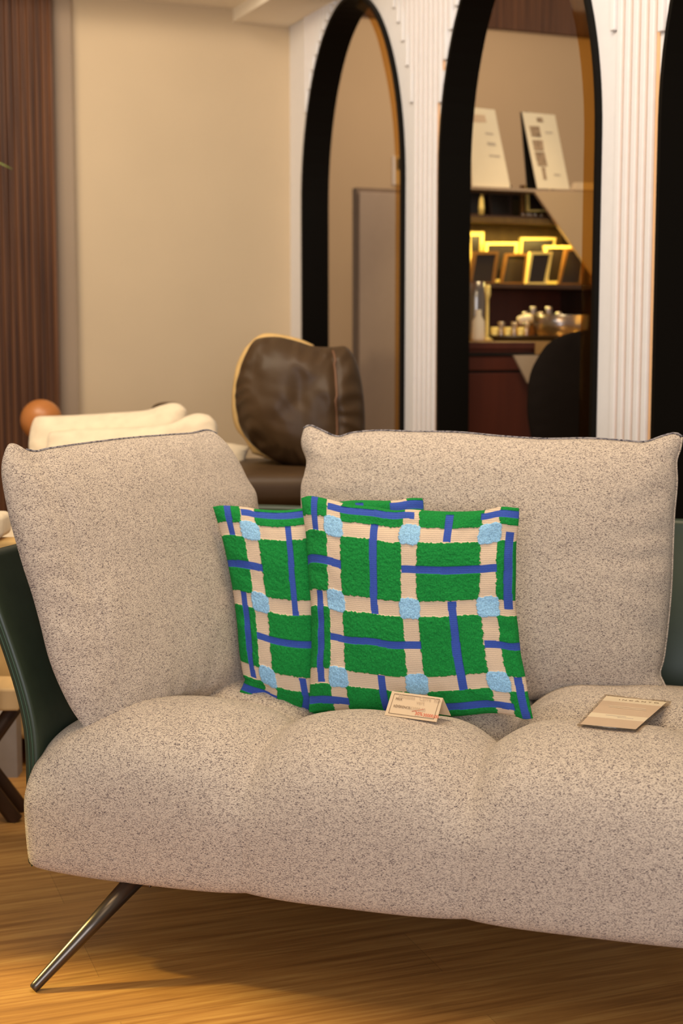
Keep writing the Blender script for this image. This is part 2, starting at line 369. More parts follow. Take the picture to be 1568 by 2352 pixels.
# slats of the fluted cladding
lst = []; gr = []; pitch = .036; sw = .022
i = 0
wd = .02
while wd < 4*PER-.05:
    z0 = 0; ok = True
    for k in range(4):
        wc = k*PER+r_
        for dx in (wd-wc, wd+sw-wc):
            R0 = r_+(.070 if dx > 0 else .018)
            if abs(dx) < R0: z0 = max(z0, ZC+(RISE+(.10 if dx > 0 else .03))*math.sqrt(1-dx*dx/R0/R0))
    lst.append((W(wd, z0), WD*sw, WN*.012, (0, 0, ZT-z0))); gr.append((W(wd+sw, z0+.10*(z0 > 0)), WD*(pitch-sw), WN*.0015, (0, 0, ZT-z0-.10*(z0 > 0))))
    wd += pitch
fl_ = boxes_mesh('slat_cladding', lst, M_white, aw, .003)
boxes_mesh('groove_bounce_tint', gr, M_peach, aw)  # peach strips painting the warm bounced light in the grooves
# black arch linings and their amber glass
for k in range(3):
    pts = [(k*PER, 0)]+arch_pts(k, 0, 40)+[(k*PER+OW, 0)]
    vi, fi = [], []
    ins = [(k*PER+.014, 0)]+[((k*PER+r_)+(a-(k*PER+r_))*(r_-.014)/r_, ZC+(z-ZC)*(RISE-.014)/RISE) for a, z in arch_pts(k, 0, 40)]+[(k*PER+OW-.014, 0)]
    for (a, z), (b, y) in zip(pts, ins):
        vi += [W(a, z, .016), W(b, y, .016), W(b, y, -TH-.004), W(a, z, -TH-.004)]
    m_ = len(pts)
    for i in range(m_-1):
        for q in range(4): fi.append((4*i+q, 4*i+(q+1) % 4, 4*i+4+(q+1) % 4, 4*i+4+q))
    fi += [(0, 1, 2, 3), (4*m_-4, 4*m_-1, 4*m_-2, 4*m_-3)]
    lin_ = mesh('trim_%d' % (k+2), vi, fi, M_black); tag(lin_, kind='structure')
    # amber glass crescent pane fixed to the right half of the arch, behind the lining
    out = [(k*PER+OW-.015, 0)]+[(a, z) for a, z in arch_pts(k, -.015, 40)[::-1] if a > k*PER+r_*1.0]
    inn = [(a-.10*min(1, .25+max(0, (a-(k*PER+r_))/r_)), z-.03*max(0, (z-ZC)/RISE)) for a, z in out]
    vi = []; fi = []
    for (a, z), (b, y) in zip(out, inn): vi += [W(a, z, -.015), W(b, y, -.015), W(b, y, -.021), W(a, z, -.021)]
    for i in range(len(out)-1):
        for q in range(4): fi.append((4*i+q, 4*i+(q+1) % 4, 4*i+4+(q+1) % 4, 4*i+4+q))
    mesh('amber_glass', vi, fi, M_amber, lin_)

# room behind the arches
bw0 = P(700, 788, 7.6); bw0.z = 0
bw = prism('wall_rear', [bw0-WB*.3, bw0+WB*3.2, bw0+WB*3.2-WD*.1, bw0-WB*.3-WD*.1], (0, 0, 3.6), M_back); tag(bw, kind='structure')
hz = 1.15+(Pp(1230, 77, (bw0, -WD)).z-1.15)
vs, fs, prof = [], [], []
for i in range(90):
    for k in range(6): prof.append((i*.026+.026*k/6*.98, .012*math.sin(math.pi*k/5)**.7 if 0 < k < 5 else 0))
for (a, h) in prof:
    for z in (hz, 3.6): vs.append(bw0+WB*(a-.1)+WD*(.03+h)+Vector((0, 0, z)))
for i in range(len(prof)-1): fs.append((2*i, 2*i+1, 2*i+3, 2*i+2))
k = len(vs); vs += [bw0+WB*(-.1)+Vector((0, 0, hz)), bw0+WB*(2.25)+Vector((0, 0, hz))]
fs.append((0, 2*len(prof)-2, k+1, k))
hd = mesh('trim_5', vs, fs, M_reed); tag(hd, kind='structure')

# ------------------------------------------------------------------ the sofa
sofa = empty('sofa', S(1.0, .45, 0)); tag(sofa, 'grey tweed sofa with three wide channelled seat segments and a green leather shell', 'sofa')
SEG = .40; NSEG = 3
prof = [(.10, .166), (.035, .164), (.010, .174), (-.002, .196), (-.010, .25), (-.013, .30), (-.010, .345), (.0, .385), (.018, .415), (.045, .438), (.085, .455), (.14, .466), (.20, .470),
        (.26, .466), (.31, .455), (.345, .440), (.37, .424), (.385, .416), (.40, .424), (.425, .438), (.46, .448), (.52, .453), (.60, .452), (.68, .446), (.76, .43), (.82, .40), (.84, .33), (.84, .19), (.80, .166)]
pr = resample([(a, z, 0) for a, z in prof], 150)[:, :2]
tg = np.gradient(pr, axis=0); tg /= np.linalg.norm(tg, axis=1)[:, None]; nr = np.stack([-tg[:, 1], tg[:, 0]], 1)
cen = np.array([.4, .32])
cols = []
us = []
for sgi in range(NSEG):
    for q in np.linspace(-1, 1, 41)[(0 if sgi == 0 else 1):]: us.append((sgi, q))
V = []
for (sgi, q) in us:
    u = (sgi+.5+q/2)*SEG
    if sgi == 0: u = -.030+(u+0)*(SEG+.030)/SEG
    f = abs(q)**4
    if sgi == 0 and q < 0: f = 1.3*abs(q)**2.8
    if sgi == NSEG-1 and q > 0: f *= .4
    A = np.clip((pr[:, 1]-.30)/.14, 0, 1); A = A*A*(3-2*A)
    back = np.clip((.84-pr[:, 0])/.1, 0, 1)
    amp = (.007+.042*A)*back
    p = pr-nr*(amp*f)[:, None]
    lift = {0: -.004, 1: -.005, 2: .006}.get(sgi, 0)*(1-abs(q)**3)
    p[:, 1] += lift*A
    edge = 0
    d = min(u+.030, NSEG*SEG-u)
    if d < .02: p = cen+(p-cen)*(1-.012*(1-math.sqrt(max(0, 1-(1-d/.02)**2))))
    p[:, 1] += .0015*np.sin(u*37+pr[:, 0]*21)*A
    V.append([S(u, a, z) for a, z in p])
n1, n2 = len(V), len(V[0]); vs = [v for row in V for v in row]
fs = [(i*n2+j, (i+1)*n2+j, (i+1)*n2+j+1, i*n2+j+1) for i in range(n1-1) for j in range(n2-1)]
fs += [(i*n2+n2-1, (i+1)*n2+n2-1, (i+1)*n2, i*n2) for i in range(n1-1)]
fs += [tuple(range(n2))[::-1], tuple((n1-1)*n2+j for j in range(n2))]
seat = mesh('seat', vs, fs, M_tweed, sofa, True)
# thin seams in the front of the channels
for k in range(1, NSEG):
    i = k*40
    pts = [V[i][j] for j in range(12, 95, 2)]
    tube('channel_seam', pts, .0013, M_tweed, sofa, 5)
# leather shell: vertical profile swept round left side, back and right side
UL = NSEG*SEG
path = [(-.031, .060), (-.032, .2), (-.031, .4), (-.028, .6), (-.021, .72)]
for a in range(0, 91, 15): path.append((.10-.118*math.cos(R(a)), .80+.112*math.sin(R(a))))
path += [(.35, .914), (.6, .914), (.85, .914)]
for a in range(0, 91, 15): path.append((UL-.10+.112*math.sin(R(a)), .80+.112*math.cos(R(a))))
path += [(UL+.012, .6), (UL+.014, .3), (UL+.012, .012)]
flare = [(.162, 0), (.30, .0), (.40, .001), (.455, .008), (.51, .022), (.57, .042), (.63, .064), (.69, .086), (.742, .103)]
fp = resample([(z, f, 0) for z, f in flare], 26)[:, :2]
path = [tuple(x[:2]) for x in resample([(a, b, 0) for a, b in path], 90)]
TK = .030
ring = []
for z, f in fp: ring.append((f, z))                                   # inner face going up
top = fp[-1]
for a in range(15, 180, 15): ring.append((top[1]+TK/2-TK/2*math.cos(R(a)), top[0]+TK/2*math.sin(R(a))))
for z, f in fp[::-1]: ring.append((f+TK, z))
vs, fs = [], []
for i, (a, b) in enumerate(path):
    p0 = path[max(0, i-1)]; p1 = path[min(len(path)-1, i+1)]
    tx, ty = p1[0]-p0[0], p1[1]-p0[1]; l = math.hypot(tx, ty); nx, ny = -ty/l, tx/l
    e = min(i, len(path)-1-i); 
    fr = 1.0 if a > .3 and a < UL-.3 else 1.0
    sh = (1-(1-min(1, e/3))**2)
    for (f, z) in ring:
        mid = f
        vs.append(S(a+nx*(f), b+ny*(f)*(1 if True else 0), z))
m_ = len(ring)
for i in range(len(path)-1):
    for j in range(m_): fs.append((i*m_+j, i*m_+(j+1) % m_, (i+1)*m_+(j+1) % m_, (i+1)*m_+j))
fs += [tuple(range(m_)), tuple((len(path)-1)*m_+j for j in range(m_))[::-1]]
shell = mesh('leather_shell', vs, fs, M_green, sofa, True); bev(shell, .008, 4)
for q in (.35, .62):                                                   # welts along the front edge of the side
    pts = [S(path[0][0]-(f+TK*q), path[0][1]-.0008, z) for z, f in fp]
    tube('welt', pts, .0016, M_green_st, sofa, 6)
# stitched line under the top edge of the back
tube('top_stitching', [S(a, .914+.1025, .748) for a in np.linspace(.15, UL-.15, 20)], .0012, M_green_st, sofa, 5)
# legs with brackets
def leg(u, v, fu, fv, first=True):
    a = S(u, v, .178); b = S(fu, fv, .004)
    l = tube('leg', [a, a.lerp(b, .5), a.lerp(b, .965), a.lerp(b, .99), b], [.0185, .0135, .0093, .0088, .0065], M_leg, sofa, 20)
    bx = S(u-.028, v-.01, .166)
    boxes_mesh('leg_bracket', [(bx, SU*.05, SV*.06, (0, 0, -.012))], M_leg, l, .002)
ft = Pz(75, 2272, .004); ru = (ft-S0).dot(SU); rv = (ft-S0).dot(SV)
tp = Pp(322, 2022, (S(0, .045), SV)); tu = (tp-S0).dot(SU)
leg(tu, .05, ru, rv); leg(.12, .72, .0, .86); leg(UL-.02, .07, UL+.10, rv); leg(UL-.12, .72, UL, .86)

# ------------------------------------------------------------------ grey back cushions
def seam_tube(name, top, m, parent, rad=.0022, n=80):
    return tube(name, resample(top, n), rad, m, parent, 6)
def pxl(lst, pl): return [Pp(x, y, pl) for x, y in lst]
# right: stands along the back
nR = (-SV+Vector((0, 0, .17))).normalized(); plR = (S(.5, .675, .43), nR)
top = pxl([(697, 985), (712, 978), (740, 990), (775, 1004), (810, 995), (870, 990), (940, 992), (1050, 994), (1150, 1003), (1250, 1009), (1350, 1008), (1430, 1013), (1480, 1016), (1520, 1003), (1550, 996), (1566, 1004)], plR)
right = pxl([(1566, 1004), (1562, 1030), (1553, 1060), (1554, 1110), (1548, 1180), (1545, 1250), (1541, 1350), (1533, 1440), (1524, 1510), (1515, 1545), (1522, 1565), (1533, 1590), (1530, 1603)], plR)
left = pxl([(697, 985), (691, 1010), (693, 1030), (703, 1060), (698, 1090), (690, 1130), (695, 1250), (700, 1400), (700, 1560), (697, 1600)], plR)
bot = pxl([(697, 1600), (800, 1612), (1000, 1616), (1150, 1612), (1280, 1607), (1350, 1606), (1450, 1611), (1500, 1610), (1530, 1603)], plR)
bcR, Fm, _ = pillow('back_cushion', top, bot, left, right, nR, .105, .07, M_tweed, n=110, a=3.0, e=.55, wr=.004, seed=11,
                    dents=((.93, .95, .08, .02, .008), (.3, .6, .25, .3, .008)))
tag(bcR, 'large grey tweed back cushion standing upright behind the front checked pillow', 'cushion', 'grey tweed back cushions of the sofa')
seam_tube('piping', [p+Vector((0, 0, .0015)) for p in top], M_tweed_dark, bcR)
seam_tube('piping', right, M_tweed, bcR)
# left: leans on the side shell, turned to the right
Aq = Pp(230, 1690, (S(0, .12), SV)); Bq = Aq+Vector((.256, .38, .0)); Cq = P(20, 1020, 2.80)
nL = (Bq-Aq).cross(Cq-Aq).normalized(); nL = nL if nL.dot(CP-Aq) > 0 else -nL
plL = (Aq, nL)
top = pxl([(10, 1040), (20, 1020), (38, 1020), (60, 1034), (85, 1038), (110, 1032), (200, 1019), (300, 1007), (400, 999), (440, 996), (475, 989), (497, 997)], plL)
right = pxl([(497, 997), (520, 1030), (545, 1075), (567, 1120), (582, 1170), (590, 1250), (592, 1350), (592, 1450), (590, 1540), (580, 1592)], plL)
left = pxl([(10, 1040), (4, 1070), (6, 1110), (20, 1180), (35, 1240), (52, 1300), (75, 1370), (92, 1430), (110, 1500), (130, 1555), (160, 1620), (185, 1660), (200, 1685)], plL)
bot = pxl([(200, 1685), (225, 1694), (260, 1692), (300, 1678), (370, 1642), (440, 1618), (520, 1600), (580, 1592)], plL)
bcL, Fm, _ = pillow('back_cushion', top, bot, left, right, nL, .085, .035, M_tweed, n=110, a=3.0, e=.55, wr=.004, seed=21,
                    dents=((.13, .35, .035, .35, .006), (.5, .99, .3, .05, .01)))
tube('seam', [Vector(Fm[int(15+4*t), int(4+100*t)]) for t in np.linspace(0, 1, 50)], .0012, M_tweed, bcL, 5)
tag(bcL, 'grey tweed back cushion leaning outward against the green leather side shell', 'cushion', 'grey tweed back cushions of the sofa')
seam_tube('piping', [p+Vector((0, 0, .0015)) for p in top[3:]], M_tweed_dark, bcL)

# ------------------------------------------------------------------ checked pillows
GREEN = lin(28, 136, 62); CREAMC = lin(222, 200, 176); LBLUE = lin(150, 200, 238); BLUE = lin(62, 90, 182)
CU = (.165, .53, .885); CV = (.125, .475, .835)
VB = [(.068, 0, .16), (.36, .085, .51), (.70, .02, .157), (.075, .44, .865), (.725, .44, .872), (.37, .80, 1), (.972, .12, .48), (.972, .80, 1)]
HB = [(.30, 0, .205), (.295, .495, .925), (.645, .125, .572), (.655, .85, 1), (.945, 0, .205), (.95, .56, .93), (.032, .13, .55), (.035, .84, 1)]
def pattern_fn(s, t, seed):
    js = vnoise(s, t, 110, seed+31)*.0035+vnoise(s, t, 40, seed+32)*.002; jt = vnoise(s, t, 110, seed+33)*.0035+vnoise(s, t, 40, seed+34)*.002
    u = s+js; v = t+jt; uu = s+vnoise(s, t, 9, seed+4)*.003; vv = t+vnoise(s, t, 9, seed+5)*.003
    cr = np.zeros(s.shape, bool)
    for c in CU: cr |= abs(u-c) < .037
    for c in CV: cr |= abs(v-c) < .036
    lb = np.zeros(s.shape, bool)
    for a in CU:
        for b in CV: lb |= (abs((u-a)/.050)**4+abs((v-b)/.050)**4) < 1
    bl = np.zeros(s.shape, bool)
    for (a, v0, v1) in VB: bl |= (abs(uu-a) < .0172) & (vv > v0) & (vv < v1)
    for (b, u0, u1) in HB: bl |= (abs(vv-b) < .0172) & (uu > u0) & (uu < u1)
    col = np.ones(s.shape+(4,)); col[..., :3] = GREEN; col[..., 3] = 1
    col[cr] = CREAMC+(0,); col[bl] = BLUE+(.25,); col[lb] = LBLUE+(1,)
    pile = np.where((~cr & ~bl) | lb, 1.0, 0.0)
    fz = vnoise(s, t, 150, seed+41)*.6+vnoise(s, t, 75, seed+42)*.5
    rel = pile*(.0032+.0013*fz)
    for _ in range(1): rel = (rel+np.roll(rel, 1, 0)+np.roll(rel, 1, 1)+np.roll(rel, -1, 0)+np.roll(rel, -1, 1))/5
    return col, rel
# rear left pillow
nP2 = (-SV*1.0-SU*-.18+Vector((0, 0, .14))).normalized(); pl2 = (S(.35, .455, .43), nP2)
top = pxl([(489, 1164), (512, 1161), (560, 1164), (590, 1169), (640, 1172), (690, 1168), (800, 1150), (900, 1150), (940, 1144), (970, 1144)], pl2)
right = pxl([(970, 1144), (973, 1170), (972, 1300), (975, 1500), (985, 1640)], pl2)
left = pxl([(489, 1164), (500, 1200), (516, 1260), (530, 1330), (538, 1380), (545, 1440), (550, 1500), (558, 1550), (562, 1562), (545, 1600)], pl2)
bot = pxl([(545, 1600), (590, 1615), (650, 1634), (720, 1645), (850, 1650), (985, 1640)], pl2)
p2, _, _ = pillow('throw_pillow', top, bot, left, right, nP2, .055, .05, M_pat, n=330, a=2.6, e=.6, wr=.003, seed=51, pattern=True, dents=((.12, .93, .05, .05, .01),))
tag(p2, 'green, blue and cream checked pillow half hidden behind the one with the price card', 'pillow', 'checked throw pillows on the sofa')
# front right pillow
nP1 = (-SV+Vector((0, 0, .16))).normalized(); pl1 = (S(.6, .392, .43), nP1)
top = pxl([(692, 1144), (715, 1139), (760, 1148), (800, 1158), (860, 1164), (905, 1172), (940, 1170), (970, 1172), (1040, 1175), (1110, 1172), (1150, 1164), (1192, 1167)], pl1)
right = pxl([(1192, 1167), (1191, 1200), (1186, 1250), (1185, 1320), (1184, 1390), (1190, 1440), (1196, 1500), (1206, 1550), (1214, 1600), (1224, 1650)], pl1)
left = pxl([(692, 1144), (697, 1190), (704, 1240), (708, 1300), (715, 1400), (716, 1480), (713, 1550), (710, 1636)], pl1)
bot = pxl([(710, 1636), (760, 1632), (850, 1640), (950, 1648), (1050, 1645), (1130, 1638), (1180, 1645), (1205, 1652), (1224, 1650)], pl1)
p1, Fm1, _ = pillow('throw_pillow', top, bot, left, right, nP1, .060, .045, M_pat, n=390, a=2.6, e=.6, wr=.003, seed=61, pattern=True, dents=((.9, .15, .06, .12, .008), (.45, .08, .2, .03, .006)))
tag(p1, 'green, blue and cream checked pillow standing in front, directly behind the price card', 'pillow', 'checked throw pillows on the sofa')

# ------------------------------------------------------------------ price card
from mathutils.bvhtree import BVHTree
bvh = BVHTree.FromPolygons([v.co for v in seat.data.vertices], [tuple(p.vertices) for p in seat.data.polygons])
def hit(px, py): return bvh.ray_cast(CP, ray(px, py).normalized())[0]
z0 = max(hit(883, 1642).z, hit(1002, 1658).z)+.001
BLp = Pz(883, 1642, z0); BRp = Pz(1002, 1658, z0)
ax = (BRp-BLp).normalized(); dn = Vector((-ax.y, ax.x, 0))
plc = (BLp, (-dn+Vector((0, 0, .42))).normalized())
TLp, TRp = Pp(900, 1587, plc), Pp(1017, 1603, plc)
cardm = []
up_ = (TLp-BLp)
hgt = up_.z
bkR = TRp+Vector((dn.x*.035, dn.y*.035, -hgt+.002)); bkL = TLp+Vector((dn.x*.035, dn.y*.035, -hgt+.002))
th = Vector((0, 0, 0))+dn*.0006
vs = [BLp, BRp, TRp, TLp, bkR, bkL]; vs2 = [v+Vector((0, 0, -.0008))+dn*(.0008 if i < 2 else (-.0008 if i > 3 else 0)) for i, v in enumerate(vs)]
fs = [(0, 1, 2, 3), (3, 2, 4, 5), (6, 9, 8, 7), (9, 11, 10, 8), (0, 3, 9, 6), (3, 5, 11, 9), (1, 7, 8, 2), (2, 8, 10, 4), (0, 6, 7, 1), (5, 4, 10, 11)]
cd_ = mesh('price_card', vs+vs2, fs, M_card); tag(cd_, 'folded cream price card standing on the middle seat segment', 'card')
X = (BRp-BLp); Y = (TLp-BLp); nC = X.cross(Y).normalized()
def cp(a, b, l=.0003): return BLp+X*a+Y*b+nC*l
def cline(a0, b0, a1, b1, rad, m, nm='border_line'): tube(nm, [cp(a0, b0), cp(a1, b1)], rad, m, cd_, 4)
for q in (.065,):
    for (a0, b0, a1, b1) in ((q, .1, 1-q, .1), (q, .9, 1-q, .9), (q, .1, q, .9), (1-q, .1, 1-q, .9)): cline(a0, b0, a1, b1, .00042, M_ink)
text('printed_word', 'PRIX', cp(.12, .66), X, Y, .0066, M_ink, cd_)
text('printed_word', 'RÉFÉRENCE', cp(.12, .36), X, Y, .0066, M_ink, cd_)
text('handwriting', 'Housses   Carré  flor.', cp(.16, .76), X, Y, .010, M_inkf, cd_)
text('handwriting', 'vert', cp(.53, .60), X, Y, .010, M_inkf, cd_)
text('handwriting', '43000,00', cp(.44, .34), X, Y, .0085, M_inkf, cd_)
cline(.49, .28, .71, .44, .00045, M_inkr, 'red_strike_line')
text('red_writing', '30%', cp(.56, .16), X, Y, .0095, M_inkr, cd_)
text('red_writing', '30000,00', cp(.72, .14), X, Y, .0085, M_inkr, cd_)

# ------------------------------------------------------------------ clear sleeve with printed sheet
hh = [hit(x, y) for x, y in ((1325, 1668), (1465, 1681), (1535, 1618), (1392, 1601))]
print('HITS', [tuple(round(c, 3) for c in h) for h in hh], z0)
nn = (hh[1]-hh[0]).cross(hh[3]-hh[0]).normalized()
pls = (sum(hh, Vector())/4+Vector((0, 0, .0025)), nn)
q = [Pp(x, y, pls) for x, y in ((1325, 1668), (1465, 1681), (1541, 1615), (1388, 1599))]
sl = prism('info_sheet', q, (0, 0, .0025), M_clear); tag(sl, 'printed sheet in a clear plastic sleeve lying on the right seat segment', 'sheet')
def sp(a, b, l=0): return q[0]*(1-a)*(1-b)+q[1]*a*(1-b)+q[2]*a*b+q[3]*(1-a)*b+Vector((0, 0, l))
def patch(nm, a0, b0, a1, b1, m, l=.0028): return prism(nm, [sp(a0, b0, l), sp(a1, b0, l), sp(a1, b1, l), sp(a0, b1, l)], (0, 0, .0004), m, sl)
patch('paper', .045, .02, .95, .955, M_sheet)
patch('header_band', .045, .80, .95, .955, M_sheetl, .0033)
patch('cream_band', .045, .26, .95, .385, M_sheetl, .0033)
XS = (q[1]-q[0]); YS = (q[3]-q[0])
text('printed_title', 'INCANTO', sp(.27, .85, .0038), XS, YS, .0125, M_ink, sl, space=1.5)
for (a0, a1, b) in ((.2, .78, .64), (.22, .8, .60), (.3, .62, .335), (.5, .75, .30)):
    patch('printed_line', a0, b, a1, b+.010, M_sheetl if b > .5 else M_text, .0038)
tube('sleeve_edge', [q[3]+Vector((0, 0, .003)), q[2]+Vector((0, 0, .003))], .0012, M_clear, sl, 5)
tube('sleeve_edge', [q[0]+Vector((0, 0, .003)), q[1]+Vector((0, 0, .003))], .0012, M_clear, sl, 5)

# ------------------------------------------------------------------ brown leather sofa and cushions behind
CX = Vector((1, 0, 0)); CY = Vector((0, 1, 0))
bd = 4.05
def Q(px, py, d): return P(px, py, d)
ls = empty('leather_sofa', (Q(630, 1150, 4.2).x, 4.4, 0)); tag(ls, 'dark brown leather sofa with a wide padded ledge, behind the grey sofa', 'sofa')
zt = Q(640, 1090, 4.0).z
x0, x1 = Q(520, 1100, 4.0).x, Q(880, 1100, 4.0).x
def softbox(name, o, a, b, c, m, parent, bv=.03, sg=5):
    ob = boxes_mesh(name, [(o, a, b, c)], m, parent); md = bev(ob, bv, sg).modifiers['bevel']; ob.data.polygons.foreach_set('use_smooth', [True]*6); return ob
rot = Vector((math.cos(R(-6)), math.sin(R(6)), 0)); rv_ = Vector((-rot.y, rot.x, 0))
softbox('padded_ledge', Vector((x0, 3.97, zt-.095)), rot*(x1-x0), rv_*.62, (0, 0, .095), M_brown, ls, .035)
softbox('sofa_body', Vector((x0+.02, 4.0, .08)), rot*(x1-x0-.04), rv_*.56, (0, 0, zt-.095-.085), M_brown, ls, .02)
tube('welt', [Vector((x0+.03, 3.966, zt-.088)), Vector((x0+.03, 3.966, zt-.088))+rot*(x1-x0-.06)], .003, M_brown_seam, ls)
for a in (.05, x1-x0-.05):
    for b in (.06, .5): tube('leg', [Vector((x0, 4.0, .1))+rot*a+rv_*b, Vector((x0, 4.0, 0))+rot*a+rv_*b], .015, M_leg, ls)
plb = (Vector((0, 4.22, 0)), Vector((-.10, -1, .12)).normalized())
top = pxl([(566, 812), (585, 783), (604, 775), (640, 774), (680, 783), (720, 795), (760, 797), (790, 795), (803, 803)], plb)
right = pxl([(803, 803), (818, 830), (828, 865), (835, 910), (838, 960), (836, 1010), (820, 1050), (790, 1075)], plb)
left = pxl([(566, 812), (552, 850), (543, 890), (542, 930), (548, 970), (560, 998), (580, 1022), (600, 1040)], plb)
bot = pxl([(600, 1040), (640, 1062), (690, 1078), (740, 1082), (790, 1075)], plb)
lc, FL, _ = pillow('leather_cushion', top, bot, left, right, plb[1], .13, .07, M_brown, n=80, a=2.4, e=.5, wr=.010, seed=71, dents=((.82, .35, .03, .4, .012), (.55, .55, .06, .2, .008), (.65, .3, .1, .06, .006)))
tag(lc, 'plump dark brown leather cushion standing on the leather ledge', 'cushion')
tube('seam', [Vector(FL[int(80*(.83-.04*t)), int(4+70*t)])+plb[1]*.001 for t in np.linspace(0, 1, 30)], .0035, M_brown_seam, lc, 6)
plb2 = (Vector((0, 4.36, 0)), Vector((-.10, -1, .12)).normalized())
top = pxl([(562, 804), (590, 778), (620, 771), (680, 783), (720, 800)], plb2); right = pxl([(720, 792), (735, 850), (735, 950), (715, 1055)], plb2)
left = pxl([(562, 800), (543, 840), (533, 900), (533, 950), (542, 985), (562, 1010), (580, 1042)], plb2); bot = pxl([(580, 1042), (640, 1060), (715, 1055)], plb2)
tc_, _, _ = pillow('tan_cushion', top, bot, left, right, plb2[1], .02, .035, M_tan, n=40, seed=75)
tag(tc_, 'golden tan cushion peeking out left of the brown leather cushion', 'cushion')

# cream sofa with cushions
cs = empty('cream_sofa', (-.95, 4.3, 0)); tag(cs, 'cream upholstered sofa with tan base behind the left side of the grey sofa', 'sofa')
softbox('base', Vector((-2.0, 3.92, .08)), (1.60, 0, 0), (0, .75, 0), (0, 0, .30), M_tan, cs, .02)
softbox('seat', Vector((-1.98, 3.90, .385)), (1.56, 0, 0), (0, .6, 0), (0, 0, .215), M_cream, cs, .04)
softbox('backrest', Vector((-.60, 4.62, .385)), (.09, 0, 0), (0, .16, 0), (0, 0, Q(300, 926, 4.65).z-.385), M_brown, cs, .03)
for a in (-1.9, -.5):
    for b in (4.0, 4.6): tube('leg', [Vector((a, b, .1)), Vector((a, b, 0))], .02, M_dwood, cs)
def flatpil(nm, outl_top, y, depth, zb, m, seed, label, group=None):
    pl = (Vector((0, y, 0)), Vector((-.06, -1, .3)).normalized())
    T_, L_, R_, B_ = outl_top
    o, _, _ = pillow(nm, pxl(T_, pl), pxl(B_, pl), pxl(L_, pl), pxl(R_, pl), pl[1], depth, depth*.8, m, n=50, a=3, e=.5, wr=.006, seed=seed)
    tag(o, label, 'cushion', group); return o
flatpil('cream_cushion', ([(80, 962), (90, 956), (160, 954), (260, 948), (330, 943), (370, 931), (395, 925), (415, 928)], [(80, 962), (72, 985), (68, 1020), (66, 1140), (70, 1250)],
        [(415, 928), (428, 942), (431, 965), (433, 1100), (435, 1245)], [(70, 1250), (200, 1256), (435, 1245)]), 4.12, .07, 0, M_cream, 81, 'cream cushion, the rear and higher of two stacked behind the grey cushion')
flatpil('cream_cushion', ([(112, 1000), (120, 992), (200, 986), (300, 982), (390, 974), (430, 955), (455, 949), (480, 953)], [(112, 1000), (108, 1030), (106, 1140), (110, 1260)],
        [(480, 953), (497, 972), (500, 1000), (500, 1120), (500, 1255)], [(110, 1260), (300, 1266), (500, 1255)]), 3.92, .06, 0, M_cream, 83, 'cream cushion in front and lower of the two behind the grey cushion')
pl = (Vector((0, 3.9, 0)), Vector((-.3, -1, .6)).normalized())
o, _, _ = pillow('small_cream_cushion', pxl([(440, 1015), (500, 1016), (545, 1021), (573, 1026)], pl), pxl([(440, 1090), (500, 1085), (555, 1072)], pl), pxl([(440, 1015), (436, 1050), (440, 1090)], pl), pxl([(573, 1026), (566, 1045), (555, 1072)], pl), pl[1], .03, .03, M_cream, n=40, seed=85)
tag(o, 'small cream cushion whose corner pokes out beside the leather ledge', 'cushion')

# terracotta sphere on a stand
c = P(95, 965, 4.7); rr = .066
vb = empty('ball_lamp', (c.x, c.y, 0)); tag(vb, 'terracotta round ball on a slim stand by the walnut wall', 'ornament')
lathe('ball', (c.x, c.y, c.z), [(rr*math.sin(math.pi*i/16), -rr*math.cos(math.pi*i/16)) for i in range(17)], M_orange, vb)
lathe('stand', (c.x, c.y, 0), [(.12, 0), (.12, .015), (.012, .03), (.012, c.z-rr+.004)], M_dwood, vb)

# coffee table at far left
tb = empty('oak_side_table', (-1.15, 3.6, 0)); tag(tb, 'light oak side table with dark crossed legs at the left edge', 'table')
a = P(38, 1587, 3.5); b = P(38, 1640, 3.5)
boxes_mesh('table_top', [(Vector((a.x-.75, 3.45, b.z)), (.75, 0, 0), (0, .14, 0), (0, 0, a.z-b.z))], M_oak, tb, .006)
for (u0, u1) in ((a.x-.02, a.x-.22), (a.x-.22, a.x-.02)):
    for yy in (3.48, 3.56): tube('leg', [Vector((u0, yy, b.z)), Vector((u1, yy, 0))], .018, M_dwood, tb, 10)
wb = Pp(20, 1640, (Vector((0, 3.84, 0)), CY)); 
lowc = prism('low_plinth', [(-2.4, 3.84, 0), (P(22, 1700, 3.85).x, 3.84, 0), (P(22, 1700, 3.85).x, 3.90, 0), (-2.4, 3.90, 0)], (0, 0, .17), M_grey); tag(lowc, 'low grey plinth on the floor behind the oak side table', 'plinth')
# pale armchair sliver left of the green shell
ac = empty('pale_armchair', (-1.2, 3.3, 0)); tag(ac, 'pale yellow armchair, only its arm showing at the left edge', 'armchair')
e = P(11, 1180, 3.35); f_ = P(11, 1236, 3.35)
softbox('arm', Vector((e.x-.5, 3.3, f_.z)), (.5, 0, 0), (0, .10, 0), (0, 0, e.z-f_.z), M_cream, ac, .015)
softbox('side_panel', Vector((e.x-.5, 3.31, f_.z-.24)), (.53, 0, 0), (0, .08, 0), (0, 0, .235), M_tan, ac, .01)
for a in (e.x-.45, e.x-.06): tube('leg', [Vector((a, 3.35, f_.z-.23)), Vector((a, 3.35, 0))], .014, M_dwood, ac)

